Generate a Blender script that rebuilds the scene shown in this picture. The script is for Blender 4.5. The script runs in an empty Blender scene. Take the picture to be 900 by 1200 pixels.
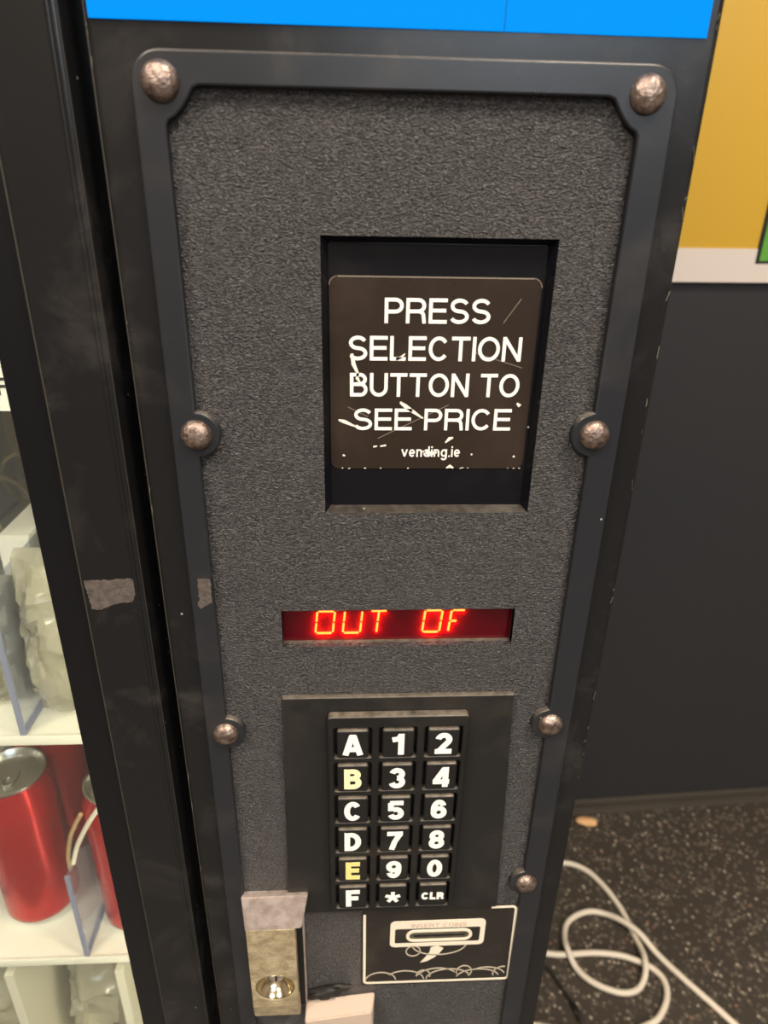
import bpy, bmesh, math, random
from mathutils import Vector, Matrix, noise

random.seed(7)
S = bpy.context.scene
COL = S.collection
ZF = 1080.6                       # machine datum (top left bolt) above the floor, in mm

def W(x, y, z):                   # millimetres from the datum -> metres above the floor
    return Vector((x / 1000.0, y / 1000.0, (z + ZF) / 1000.0))

# ------------------------------------------------------------------ camera
cam_d = bpy.data.cameras.new('camera'); cam = bpy.data.objects.new('camera', cam_d); COL.objects.link(cam)
cam_d.sensor_fit = 'AUTO'; cam_d.sensor_width = 36.0; cam_d.lens = 806.79 / 1200.0 * 36.0
cam_d.clip_start = 0.01; cam_d.clip_end = 50
r = Vector((0.998598033, -0.049382880, 0.019060405)); u = Vector((0.003573234, 0.422147591, 0.906520073)); f = Vector((0.052812876, 0.905181055, -0.421732211))
cam.matrix_world = Matrix(((r.x, u.x, -f.x, 0.0597), (r.y, u.y, -f.y, -0.2570), (r.z, u.z, -f.z, (-30.6 + ZF) / 1000.0), (0, 0, 0, 1)))
cam_d.dof.use_dof = True; cam_d.dof.focus_distance = 0.315; cam_d.dof.aperture_fstop = 11.0
S.camera = cam

# ------------------------------------------------------------------ world, lamps, exposure
wd = bpy.data.worlds.new('world'); S.world = wd; wd.use_nodes = True
wd.node_tree.nodes['Background'].inputs[0].default_value = (0.9, 0.92, 1.0, 1)
wd.node_tree.nodes['Background'].inputs[1].default_value = 0.05
S.view_settings.view_transform = 'Standard'; S.view_settings.look = 'None'
S.view_settings.exposure = 0.0; S.view_settings.gamma = 1.0; S.view_settings.use_curve_mapping = False

CEIL = 2.65
LAMPS = [(-0.95, -1.0, 1.0), (0.75, -0.75, 1.0), (0.75, -2.3, 1.0), (-0.95, -2.3, 1.0)]
for i, (lx, ly, k) in enumerate(LAMPS):
    ld = bpy.data.lights.new('ceiling_lamp_light', 'AREA'); lo = bpy.data.objects.new('ceiling_lamp_light', ld); COL.objects.link(lo)
    ld.shape = 'RECTANGLE'; ld.size = 0.56; ld.size_y = 0.56; ld.energy = 45 * k; ld.color = (1.0, 0.87, 0.72)
    lo.location = (lx, ly, CEIL - 0.035)
wl = bpy.data.lights.new('window_daylight', 'AREA'); wo = bpy.data.objects.new('window_daylight', wl); COL.objects.link(wo)
wl.shape = 'RECTANGLE'; wl.size = 1.5; wl.size_y = 0.75; wl.energy = 23; wl.color = (0.72, 0.85, 1.0)
wo.location = (0.85, -3.15, 1.98); wo.rotation_euler = (math.radians(90), 0, 0)

# ------------------------------------------------------------------ materials
def nd(nt, t, **kw):
    n = nt.nodes.new(t)
    for k, v in kw.items():
        if k in n.inputs.keys(): n.inputs[k].default_value = v
        else: setattr(n, k, v)
    return n

def mat(name, col, rough=0.5, metal=0.0, spec=0.5, coat=0.0, emit=None, es=1.0, trans=0.0, ior=1.45):
    m = bpy.data.materials.new(name); m.use_nodes = True
    b = m.node_tree.nodes['Principled BSDF']
    b.inputs['Base Color'].default_value = (*col, 1); b.inputs['Roughness'].default_value = rough
    b.inputs['Metallic'].default_value = metal; b.inputs['Specular IOR Level'].default_value = spec
    b.inputs['Coat Weight'].default_value = coat; b.inputs['IOR'].default_value = ior
    b.inputs['Transmission Weight'].default_value = trans
    if emit:
        b.inputs['Emission Color'].default_value = (*emit, 1); b.inputs['Emission Strength'].default_value = es
    return m

def bsdf(m): return m.node_tree.nodes['Principled BSDF']

def coords(m):
    nt = m.node_tree
    g = nd(nt, 'ShaderNodeNewGeometry')
    return g

def mixcol(nt, fac, a, b):
    mx = nt.nodes.new('ShaderNodeMix'); mx.data_type = 'RGBA'
    if isinstance(fac, (int, float)): mx.inputs[0].default_value = fac
    else: nt.links.new(fac, mx.inputs[0])
    for v, s in ((a, 6), (b, 7)):
        if isinstance(v, tuple): mx.inputs[s].default_value = (*v, 1)
        else: nt.links.new(v, mx.inputs[s])
    return mx.outputs[2]

def ramp(nt, src, p0, p1, c0=(0, 0, 0), c1=(1, 1, 1)):
    rp = nt.nodes.new('ShaderNodeValToRGB'); e = rp.color_ramp.elements
    e[0].position = p0; e[1].position = p1; e[0].color = (*c0, 1); e[1].color = (*c1, 1)
    nt.links.new(src, rp.inputs[0]); return rp.outputs[0]

def math_n(nt, op, a, b):
    n = nt.nodes.new('ShaderNodeMath'); n.operation = op
    for i, v in enumerate((a, b)):
        if v is None: continue
        if isinstance(v, (int, float)): n.inputs[i].default_value = v
        else: nt.links.new(v, n.inputs[i])
    return n.outputs[0]

def noise_n(nt, vec, scale, detail=4, rough=0.55, dist=0.0):
    n = nd(nt, 'ShaderNodeTexNoise'); n.inputs['Scale'].default_value = scale; n.inputs['Detail'].default_value = detail
    n.inputs['Roughness'].default_value = rough; n.inputs['Distortion'].default_value = dist
    nt.links.new(vec, n.inputs['Vector']); return n.outputs['Fac']

def vor_n(nt, vec, scale, feat='F1', out='Distance'):
    n = nd(nt, 'ShaderNodeTexVoronoi'); n.feature = feat; n.inputs['Scale'].default_value = scale
    nt.links.new(vec, n.inputs['Vector']); return n.outputs[out]

def bump(m, height, strength, dist=0.001):
    nt = m.node_tree; b = nd(nt, 'ShaderNodeBump'); b.inputs['Strength'].default_value = strength; b.inputs['Distance'].default_value = dist
    nt.links.new(height, b.inputs['Height']); nt.links.new(b.outputs[0], bsdf(m).inputs['Normal'])

def worn_black(name, col, rough, dustcol=(0.16, 0.13, 0.10), dust=0.12, specks=True, ledge=0.0, coat=0.0, spec=0.5):
    """black lacquer / plastic with smears, fine white specks and dust lying on ledges that face up"""
    m = mat(name, col, rough, coat=coat, spec=spec); nt = m.node_tree; g = coords(m); P = g.outputs['Position']
    n1 = noise_n(nt, P, 22, 5, 0.6, 0.6); n2 = noise_n(nt, P, 140, 3)
    fac = ramp(nt, n1, 0.52, 0.78); fac = math_n(nt, 'MULTIPLY', fac, dust)
    c = mixcol(nt, fac, col, dustcol)
    if specks:
        v = vor_n(nt, P, 150); vc = nd(nt, 'ShaderNodeTexVoronoi'); vc.inputs['Scale'].default_value = 150; nt.links.new(P, vc.inputs['Vector'])
        sep = nd(nt, 'ShaderNodeSeparateColor'); nt.links.new(vc.outputs['Color'], sep.inputs[0])
        sel = math_n(nt, 'GREATER_THAN', sep.outputs[0], 0.955); near = math_n(nt, 'LESS_THAN', v, 0.075)
        sp = math_n(nt, 'MULTIPLY', sel, near); sp = math_n(nt, 'MULTIPLY', sp, 0.75)
        c = mixcol(nt, sp, c, (0.45, 0.41, 0.35))
    if ledge > 0:
        sx = nd(nt, 'ShaderNodeSeparateXYZ'); nt.links.new(g.outputs['True Normal'], sx.inputs[0])
        up = ramp(nt, sx.outputs[2], 0.35, 0.85); nz = ramp(nt, noise_n(nt, P, 260, 4), 0.12, 0.66)
        fa = math_n(nt, 'MULTIPLY', math_n(nt, 'MULTIPLY', up, nz), ledge)
        c = mixcol(nt, fa, c, (0.30, 0.25, 0.19))
    nt.links.new(c, bsdf(m).inputs['Base Color'])
    rr = math_n(nt, 'ADD', math_n(nt, 'MULTIPLY', n1, 0.22), rough - 0.08); nt.links.new(rr, bsdf(m).inputs['Roughness'])
    bump(m, n2, 0.06, 0.0006)
    return m

M = {}
M['column'] = worn_black('black_lacquer', (0.0105, 0.0105, 0.0112), 0.22, dustcol=(0.13, 0.115, 0.105), dust=0.24, spec=0.42, ledge=0.5)
M['frame'] = worn_black('black_frame_plastic', (0.018, 0.0195, 0.0235), 0.28, dust=0.14, ledge=0.45)
M['gloss'] = worn_black('black_gloss_window', (0.006, 0.0065, 0.009), 0.14, dust=0.06, ledge=0.2, spec=0.3)
M['plate'] = worn_black('black_smooth_plate', (0.013, 0.0125, 0.012), 0.42, dust=0.14, ledge=0.42, specks=False)
M['key'] = worn_black('black_key_plastic', (0.010, 0.0098, 0.0095), 0.40, dust=0.10, ledge=0.55, specks=False)
M['gasket'] = mat('black_gasket', (0.005, 0.0055, 0.007), 0.28)
M['sticker'] = worn_black('brown_black_sticker', (0.026, 0.018, 0.014), 0.26, dustcol=(0.10, 0.07, 0.05), dust=0.22, spec=0.3)
M['coinsticker'] = worn_black('dark_coin_sticker', (0.020, 0.017, 0.014), 0.5, dust=0.2, specks=False)

def textured_plastic():
    m = mat('leathergrain_plastic', (0.040, 0.037, 0.036), 0.36, spec=1.0); nt = m.node_tree; g = coords(m); P = g.outputs['Position']
    mp = nd(nt, 'ShaderNodeMapping'); mp.inputs['Scale'].default_value = (0.9, 0.9, 1.7); mp.inputs['Rotation'].default_value = (0, 0.25, 0); nt.links.new(P, mp.inputs[0]); V = mp.outputs[0]
    n = nd(nt, 'ShaderNodeTexNoise'); n.inputs['Scale'].default_value = 860; n.inputs['Detail'].default_value = 3.0; n.inputs['Roughness'].default_value = 0.55; n.inputs['Distortion'].default_value = 1.1
    nt.links.new(V, n.inputs['Vector'])
    v = vor_n(nt, V, 1000, 'SMOOTH_F1')
    h = math_n(nt, 'ADD', n.outputs['Fac'], math_n(nt, 'MULTIPLY', v, -0.45))
    bump(m, h, 1.0, 0.0019)
    big = noise_n(nt, P, 16, 4)
    c = mixcol(nt, ramp(nt, big, 0.35, 0.7), (0.014, 0.0138, 0.0148), (0.022, 0.0205, 0.0212))
    c = mixcol(nt, math_n(nt, 'MULTIPLY', ramp(nt, h, 0.24, 0.46), 0.9), c, (0.104, 0.098, 0.100))  # raised grain coloured paler, painting in glints on the ridges
    nt.links.new(c, bsdf(m).inputs['Base Color'])
    return m
M['grain'] = textured_plastic()

def metal_mat(name, a, b, rough, scale, bscale, bst, metal=0.9):
    m = mat(name, a, rough, metal); nt = m.node_tree; P = coords(m).outputs['Position']
    n = noise_n(nt, P, scale, 6, 0.65); c = mixcol(nt, ramp(nt, n, 0.36, 0.64), a, b); nt.links.new(c, bsdf(m).inputs['Base Color'])
    bump(m, noise_n(nt, P, bscale, 4), bst, 0.0008); return m
M['bolt'] = metal_mat('tarnished_bolt_metal', (0.40, 0.32, 0.275), (0.15, 0.10, 0.08), 0.40, 330, 420, 0.8, 0.85)
M['steel'] = metal_mat('worn_steel', (0.52, 0.445, 0.41), (0.33, 0.265, 0.23), 0.42, 120, 500, 0.25, 0.45)
M['brassworn'] = metal_mat('worn_brassy_steel', (0.60, 0.50, 0.32), (0.36, 0.29, 0.18), 0.5, 150, 300, 0.8, 0.4)
M['brass'] = mat('polished_brass', (0.86, 0.74, 0.50), 0.16, 1.0)
M['dark'] = mat('dark_recess', (0.006, 0.006, 0.006), 0.6)
M['print'] = mat('white_print', (0.86, 0.83, 0.77), 0.55)
M['coinprint'] = mat('cream_print', (0.78, 0.70, 0.56), 0.6)
M['faintprint'] = mat('faded_cream_print', (0.46, 0.41, 0.32), 0.6)
M['redprint'] = mat('faded_red_print', (0.55, 0.38, 0.31), 0.6)
M['keywhite'] = mat('key_white', (0.88, 0.87, 0.82), 0.5)
M['keyyellow'] = mat('key_yellow', (0.80, 0.70, 0.26), 0.5)
M['keypale'] = mat('key_pale_yellow', (0.85, 0.79, 0.48), 0.5)
M['edgeline'] = mat('sticker_edge', (0.22, 0.18, 0.14), 0.6)
M['edgeglint'] = mat('painted_edge_highlight', (0.046, 0.041, 0.033), 0.4)
M['scratch'] = mat('scratch_white', (0.80, 0.74, 0.66), 0.6)
M['residue'] = metal_mat('tape_residue', (0.115, 0.092, 0.079), (0.06, 0.048, 0.042), 0.85, 350, 500, 0.6, 0.0)
M['tape'] = mat('cream_foam', (0.52, 0.41, 0.33), 0.75)
M['cream'] = mat('cream_tray', (0.74, 0.70, 0.58), 0.5)
M['traywhite'] = mat('white_tray', (0.82, 0.79, 0.69), 0.45)
M['interior'] = mat('interior_liner', (0.30, 0.265, 0.20), 0.6)
M['card'] = mat('white_card', (0.84, 0.82, 0.76), 0.6)
M['ink'] = mat('black_ink', (0.02, 0.02, 0.02), 0.6)
M['cable'] = mat('white_cable_pvc', (0.76, 0.675, 0.545), 0.45)
M['blackcable'] = mat('black_cable_pvc', (0.02, 0.018, 0.016), 0.5)
M['blue'] = mat('blue_lit_sign', (0.0, 0.01, 0.03), 0.6, spec=0.03, emit=(0.0, 0.32, 1.0), es=1.0)
M['ledplate'] = mat('led_board', (0.03, 0.0, 0.004), 0.5)
M['led'] = mat('led_segment', (0.9, 0.3, 0.1), 0.5, emit=(1.0, 0.40, 0.12), es=17.0)
M['yellow'] = mat('yellow_poster', (0.67, 0.405, 0.045), 0.45)
M['posterwhite'] = mat('poster_white', (0.70, 0.62, 0.56), 0.5)
M['green'] = mat('poster_green', (0.12, 0.36, 0.05), 0.5)
M['posterblack'] = mat('poster_black', (0.015, 0.015, 0.015), 0.5)
M['crumb'] = mat('orange_crumb', (0.80, 0.47, 0.22), 0.7)
M['gold'] = mat('gold_wire', (0.75, 0.60, 0.32), 0.3, 0.6)
M['alu'] = mat('can_aluminium', (0.62, 0.62, 0.58), 0.28, 1.0)
M['canred'] = mat('can_red', (0.50, 0.014, 0.016), 0.24, 0.5)
M['canwhite'] = mat('can_white', (0.75, 0.72, 0.68), 0.35)
M['lampframe'] = mat('lamp_frame_white', (0.8, 0.8, 0.78), 0.5)

def schlick(nt):
    lw = nd(nt, 'ShaderNodeLayerWeight'); lw.inputs[0].default_value = 0.5
    return math_n(nt, 'ADD', math_n(nt, 'MULTIPLY', math_n(nt, 'POWER', lw.outputs['Facing'], 5.0), 0.9), 0.04)

def film_red():
    m = bpy.data.materials.new('red_filter'); m.use_nodes = True; nt = m.node_tree; nt.nodes.clear()
    o = nd(nt, 'ShaderNodeOutputMaterial'); t = nd(nt, 'ShaderNodeBsdfTransparent'); t.inputs[0].default_value = (0.98, 0.75, 0.5, 1)
    tr = nd(nt, 'ShaderNodeBsdfTranslucent'); tr.inputs[0].default_value = (0.9, 0.005, 0.03, 1)
    df = nd(nt, 'ShaderNodeBsdfDiffuse'); df.inputs[0].default_value = (0.14, 0.002, 0.018, 1)
    gl = nd(nt, 'ShaderNodeBsdfGlossy'); gl.inputs[1].default_value = 0.18; fr = schlick(nt)
    m1 = nd(nt, 'ShaderNodeMixShader'); m1.inputs[0].default_value = 0.45; nt.links.new(tr.outputs[0], m1.inputs[1]); nt.links.new(df.outputs[0], m1.inputs[2])
    m2 = nd(nt, 'ShaderNodeMixShader'); m2.inputs[0].default_value = 0.52; nt.links.new(t.outputs[0], m2.inputs[1]); nt.links.new(m1.outputs[0], m2.inputs[2])
    m3 = nd(nt, 'ShaderNodeMixShader'); nt.links.new(fr, m3.inputs[0]); nt.links.new(m2.outputs[0], m3.inputs[1]); nt.links.new(gl.outputs[0], m3.inputs[2])
    nt.links.new(m3.outputs[0], o.inputs[0]); return m
M['film'] = film_red()

def clear(name, tint, haze, hazecol, rough=0.06, crinkle=0.0):
    m = bpy.data.materials.new(name); m.use_nodes = True; nt = m.node_tree; nt.nodes.clear()
    o = nd(nt, 'ShaderNodeOutputMaterial'); t = nd(nt, 'ShaderNodeBsdfTransparent'); t.inputs[0].default_value = (*tint, 1)
    df = nd(nt, 'ShaderNodeBsdfDiffuse'); df.inputs[0].default_value = (*hazecol, 1)
    gl = nd(nt, 'ShaderNodeBsdfGlossy'); gl.inputs[1].default_value = rough; fr = schlick(nt)
    m2 = nd(nt, 'ShaderNodeMixShader'); m2.inputs[0].default_value = haze; nt.links.new(t.outputs[0], m2.inputs[1]); nt.links.new(df.outputs[0], m2.inputs[2])
    m3 = nd(nt, 'ShaderNodeMixShader'); nt.links.new(fr, m3.inputs[0]); nt.links.new(m2.outputs[0], m3.inputs[1]); nt.links.new(gl.outputs[0], m3.inputs[2])
    if crinkle > 0:
        g = nd(nt, 'ShaderNodeNewGeometry'); bp = nd(nt, 'ShaderNodeBump'); bp.inputs['Strength'].default_value = crinkle; bp.inputs['Distance'].default_value = 0.006
        vv = nd(nt, 'ShaderNodeTexVoronoi'); vv.inputs['Scale'].default_value = 55; nt.links.new(g.outputs['Position'], vv.inputs['Vector'])
        nt.links.new(vv.outputs['Distance'], bp.inputs['Height']); nt.links.new(bp.outputs[0], df.inputs['Normal']); nt.links.new(bp.outputs[0], gl.inputs['Normal'])
    nt.links.new(m3.outputs[0], o.inputs[0]); return m
M['glass'] = clear('door_glass', (0.95, 0.97, 0.95), 0.02, (0.6, 0.6, 0.58), 0.02)
M['acrylic'] = clear('clear_divider', (0.88, 0.90, 0.95), 0.14, (0.55, 0.58, 0.66))
M['acryledge'] = mat('divider_edge', (0.24, 0.26, 0.38), 0.3)
M['wrap'] = clear('crinkled_clear_wrap', (0.93, 0.92, 0.85), 0.42, (0.62, 0.59, 0.48), 0.14, 0.9)
M['filling'] = metal_mat('pale_filling', (0.54, 0.50, 0.38), (0.30, 0.27, 0.19), 0.6, 30, 60, 0.5, 0.0)

def floor_mat():
    m = mat('speckled_rubber_floor', (0.04, 0.033, 0.026), 0.55); nt = m.node_tree; P = coords(m).outputs['Position']
    base = mixcol(nt, noise_n(nt, P, 9, 4), (0.040, 0.032, 0.025), (0.056, 0.045, 0.035))
    for sc, th, sel, c in ((115, 0.36, 0.55, (0.085, 0.07, 0.054)), (160, 0.34, 0.72, (0.17, 0.14, 0.105)), (90, 0.26, 0.84, (0.13, 0.11, 0.085)), (150, 0.30, 0.90, (0.36, 0.31, 0.24)), (140, 0.26, 0.97, (0.24, 0.11, 0.075))):
        v = nd(nt, 'ShaderNodeTexVoronoi'); v.inputs['Scale'].default_value = sc; nt.links.new(P, v.inputs['Vector'])
        s = nd(nt, 'ShaderNodeSeparateColor'); nt.links.new(v.outputs['Color'], s.inputs[0])
        k = math_n(nt, 'MULTIPLY', math_n(nt, 'GREATER_THAN', s.outputs[0], sel), ramp(nt, v.outputs['Distance'], th, th + 0.12, (1, 1, 1), (0, 0, 0)))
        base = mixcol(nt, k, base, c)
    nt.links.new(base, bsdf(m).inputs['Base Color']); return m
M['floor'] = floor_mat()
def var_mat(name, a, b, rough, scale):
    m = mat(name, a, rough); nt = m.node_tree; P = coords(m).outputs['Position']
    nt.links.new(mixcol(nt, noise_n(nt, P, scale, 4), a, b), bsdf(m).inputs['Base Color']); return m
M['wallblack'] = var_mat('charcoal_wall_panel', (0.027, 0.0285, 0.0335), (0.034, 0.033, 0.034), 0.42, 2.5)
M['skirt'] = var_mat('dark_skirting', (0.06, 0.052, 0.043), (0.08, 0.068, 0.055), 0.4, 6)
M['roomwall'] = var_mat('beige_wall_paint', (0.22, 0.20, 0.175), (0.26, 0.23, 0.20), 0.8, 3)
M['ceil'] = mat('ceiling_tile', (0.62, 0.60, 0.56), 0.9)

# ------------------------------------------------------------------ mesh helpers (all in mm from the datum)
def link(name, me, m, parent, smooth=35, label=None):
    if smooth:
        for p in me.polygons: p.use_smooth = True
        me.set_sharp_from_angle(angle=math.radians(smooth))
    if m is not None:
        me.materials.clear()
        for x in (m if isinstance(m, (list, tuple)) else [m]): me.materials.append(x)
    o = bpy.data.objects.new(name, me); COL.objects.link(o)
    vs = me.vertices
    lo = Vector((min(v.co.x for v in vs), min(v.co.y for v in vs), min(v.co.z for v in vs))); hi = Vector((max(v.co.x for v in vs), max(v.co.y for v in vs), max(v.co.z for v in vs)))
    c = (lo + hi) / 2; c.z = lo.z
    me.transform(Matrix.Translation(-c))
    base = Vector((0, 0, 0)); p = parent
    while p is not None: base += p.location; p = p.parent
    o.parent = parent; o.location = c - base
    if label: o['label'] = label
    return o

def tag(o, label, cat=None, group=None, kind=None):
    o['label'] = label
    if cat: o['category'] = cat
    if group: o['group'] = group
    if kind: o['kind'] = kind
    return o

def thing(name, loc, label, cat, group=None):
    e = bpy.data.objects.new(name, None); COL.objects.link(e); e.location = W(*loc); e.empty_display_size = 0.02
    return tag(e, label, cat, group)

def struct(o, label=None):
    o['kind'] = 'structure'
    if label: o['label'] = label
    return o

def from_bm(name, bm, m, parent=None, smooth=35, label=None, normals=True):
    if normals: bmesh.ops.recalc_face_normals(bm, faces=bm.faces)
    me = bpy.data.meshes.new(name); bm.to_mesh(me); bm.free()
    for v in me.vertices: v.co = W(*v.co)
    return link(name, me, m, parent, smooth, label)

def add_box(bm, x0, x1, y0, y1, z0, z1, bev=0.0, seg=2):
    t = bmesh.new(); bmesh.ops.create_cube(t, size=1.0)
    for v in t.verts: v.co = Vector(((x0 + x1) / 2 + v.co.x * (x1 - x0), (y0 + y1) / 2 + v.co.y * (y1 - y0), (z0 + z1) / 2 + v.co.z * (z1 - z0)))
    if bev > 0: bmesh.ops.bevel(t, geom=t.edges[:], offset=bev, segments=seg, affect='EDGES', profile=0.5)
    me = bpy.data.meshes.new('t'); t.to_mesh(me); t.free(); bm.from_mesh(me); bpy.data.meshes.remove(me)

def box(name, x0, x1, y0, y1, z0, z1, m, parent=None, bev=0.0, label=None, seg=2):
    bm = bmesh.new(); add_box(bm, x0, x1, y0, y1, z0, z1, bev, seg)
    return from_bm(name, bm, m, parent, 35, label)

def curve_mesh(cu):
    o = bpy.data.objects.new('tmp', cu); COL.objects.link(o)
    dg = bpy.context.evaluated_depsgraph_get(); me = bpy.data.meshes.new_from_object(o.evaluated_get(dg))
    bpy.data.objects.remove(o); bpy.data.curves.remove(cu); return me

def face_up(me, yf, thick):
    """curve plane (x, y, +z up) -> machine front (x, z, -y)"""
    for v in me.vertices: v.co = Vector((v.co.x, yf + thick / 2 - v.co.z, v.co.y))
    return me

def plate_mesh(outlines, yf, thick, bev=0.0, res=2):
    cu = bpy.data.curves.new('tmp', 'CURVE'); cu.dimensions = '2D'; cu.fill_mode = 'BOTH'
    cu.extrude = max(thick / 2 - bev, 0.001); cu.bevel_depth = bev; cu.bevel_resolution = res; cu.offset = -bev
    for pts in outlines:
        s = cu.splines.new('POLY'); s.points.add(len(pts) - 1); s.use_cyclic_u = True
        for p, (a, b) in zip(s.points, pts): p.co = (a, b, 0, 1)
    return face_up(curve_mesh(cu), yf, thick)

def plate(name, outlines, yf, thick, m, parent, bev=0.0, label=None, res=2, smooth=35):
    me = plate_mesh(outlines, yf, thick, bev, res); me.name = name
    for v in me.vertices: v.co = W(*v.co)
    return link(name, me, m, parent, smooth, label)

def join_meshes(name, parts, mats, parent, label=None, smooth=35):
    bm = bmesh.new()
    for me, mi in parts:
        n = len(bm.faces); bm.from_mesh(me); bm.faces.ensure_lookup_table()
        for fc in bm.faces[n:]: fc.material_index = mi
        bpy.data.meshes.remove(me)
    me = bpy.data.meshes.new(name); bm.to_mesh(me); bm.free()
    for v in me.vertices: v.co = W(*v.co)
    mi = [p.material_index for p in me.polygons]
    o = link(name, me, mats, parent, smooth, label)
    for p, i in zip(o.data.polygons, mi): p.material_index = i
    return o

def rect(x0, x1, z0, z1): return [(x0, z0), (x1, z0), (x1, z1), (x0, z1)]
def rrect(x0, x1, z0, z1, rad, n=6):
    out = []
    for cx, cz, a in ((x1 - rad, z0 + rad, -90), (x1 - rad, z1 - rad, 0), (x0 + rad, z1 - rad, 90), (x0 + rad, z0 + rad, 180)):
        for i in range(n + 1):
            t = math.radians(a + 90 * i / n); out.append((cx + rad * math.cos(t), cz + rad * math.sin(t)))
    return out
def circ(cx, cz, rad, n=32): return [(cx + rad * math.cos(2 * math.pi * i / n), cz + rad * math.sin(2 * math.pi * i / n)) for i in range(n)]

def lathe(name, prof, c, axis, m, parent, n=40, label=None, smooth=40, mi=None):
    """prof: list of (radius, height along axis); axis 'y-' points out of the machine front"""
    bm = bmesh.new(); rings = []
    def pt(rr, h, t):
        a, b = rr * math.cos(t), rr * math.sin(t)
        return Vector((c[0] + a, c[1] - h, c[2] + b)) if axis == 'y-' else Vector((c[0] + a, c[1] + b, c[2] + h))
    for rr, h in prof:
        rings.append([bm.verts.new(pt(rr, h, 0))] if rr < 1e-6 else [bm.verts.new(pt(rr, h, 2 * math.pi * i / n)) for i in range(n)])
    for k in range(len(rings) - 1):
        a, b = rings[k], rings[k + 1]
        for i in range(n):
            j = (i + 1) % n
            if len(a) == 1 and len(b) == 1: continue
            fc = bm.faces.new((a[0], b[j], b[i])) if len(a) == 1 else bm.faces.new((a[i], a[j], b[0])) if len(b) == 1 else bm.faces.new((a[i], a[j], b[j], b[i]))
            if mi: fc.material_index = mi[k]
    bmesh.ops.recalc_face_normals(bm, faces=bm.faces)
    me = bpy.data.meshes.new(name); bm.to_mesh(me); bm.free()
    for v in me.vertices: v.co = W(*v.co)
    idx = [p.material_index for p in me.polygons]
    o = link(name, me, m, parent, smooth, label)
    if mi:
        for p, i in zip(o.data.polygons, idx): p.material_index = i
    return o

def smooth_path(pts, k=6):
    out = []; P = [Vector(p) for p in pts]
    for i in range(len(P) - 1):
        p0 = P[max(i - 1, 0)]; p1 = P[i]; p2 = P[i + 1]; p3 = P[min(i + 2, len(P) - 1)]
        for j in range(k):
            t = j / k
            out.append(0.5 * ((2 * p1) + (p2 - p0) * t + (2 * p0 - 5 * p1 + 4 * p2 - p3) * t * t + (3 * p1 - p0 - 3 * p2 + p3) * t ** 3))
    out.append(P[-1]); return out

def tube_mesh(pts, rad, cyclic=False, res=3):
    cu = bpy.data.curves.new('tmp', 'CURVE'); cu.dimensions = '3D'; cu.bevel_depth = rad; cu.bevel_resolution = res; cu.use_fill_caps = True
    s = cu.splines.new('POLY'); s.points.add(len(pts) - 1); s.use_cyclic_u = cyclic
    for p, v in zip(s.points, pts): p.co = (*v, 1)
    return curve_mesh(cu)

def tube(name, pts, rad, m, parent=None, label=None, cyclic=False, res=3):
    me = tube_mesh(pts, rad, cyclic, res); me.name = name
    for v in me.vertices: v.co = W(*v.co)
    return link(name, me, m, parent, 60, label)

def ribbon_mesh(pts, w, yf, thick=0.25, cyclic=False):
    """flat printed line of width w along 2D points (x, z) on a plane facing the camera side"""
    bm = bmesh.new(); P = [Vector((a, b)) for a, b in pts]; n = len(P); L = []
    for i in range(n):
        a = P[(i - 1) % n] if (cyclic or i > 0) else P[i]; b = P[(i + 1) % n] if (cyclic or i < n - 1) else P[i]
        d = (b - a); d = d.normalized() if d.length > 1e-9 else Vector((1, 0)); k = 1.0
        if a != P[i] and b != P[i]:
            d1 = (P[i] - a).normalized(); k = 1.0 / max(0.5, abs(d1.dot(d)))
        nn = Vector((-d.y, d.x)) * w / 2 * k
        q = P[i]; row = []
        for s, y in ((1, yf), (-1, yf), (-1, yf + thick), (1, yf + thick)):
            e = q + nn * s; row.append(bm.verts.new((e.x, y, e.y)))
        L.append(row)
    for i in range(n if cyclic else n - 1):
        a, b = L[i], L[(i + 1) % n]
        for k in range(4): bm.faces.new((a[k], a[(k + 1) % 4], b[(k + 1) % 4], b[k]))
    if not cyclic: bm.faces.new(L[0]); bm.faces.new(L[-1])
    bmesh.ops.recalc_face_normals(bm, faces=bm.faces)
    me = bpy.data.meshes.new('t'); bm.to_mesh(me); bm.free(); return me

def arc(cx, cz, rx, rz, a0, a1, n=16, rot=0):
    out = []
    for i in range(n + 1):
        t = math.radians(a0 + (a1 - a0) * i / n); x, z = rx * math.cos(t), rz * math.sin(t); c, s = math.cos(math.radians(rot)), math.sin(math.radians(rot))
        out.append((cx + x * c - z * s, cz + x * s + z * c))
    return out

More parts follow.
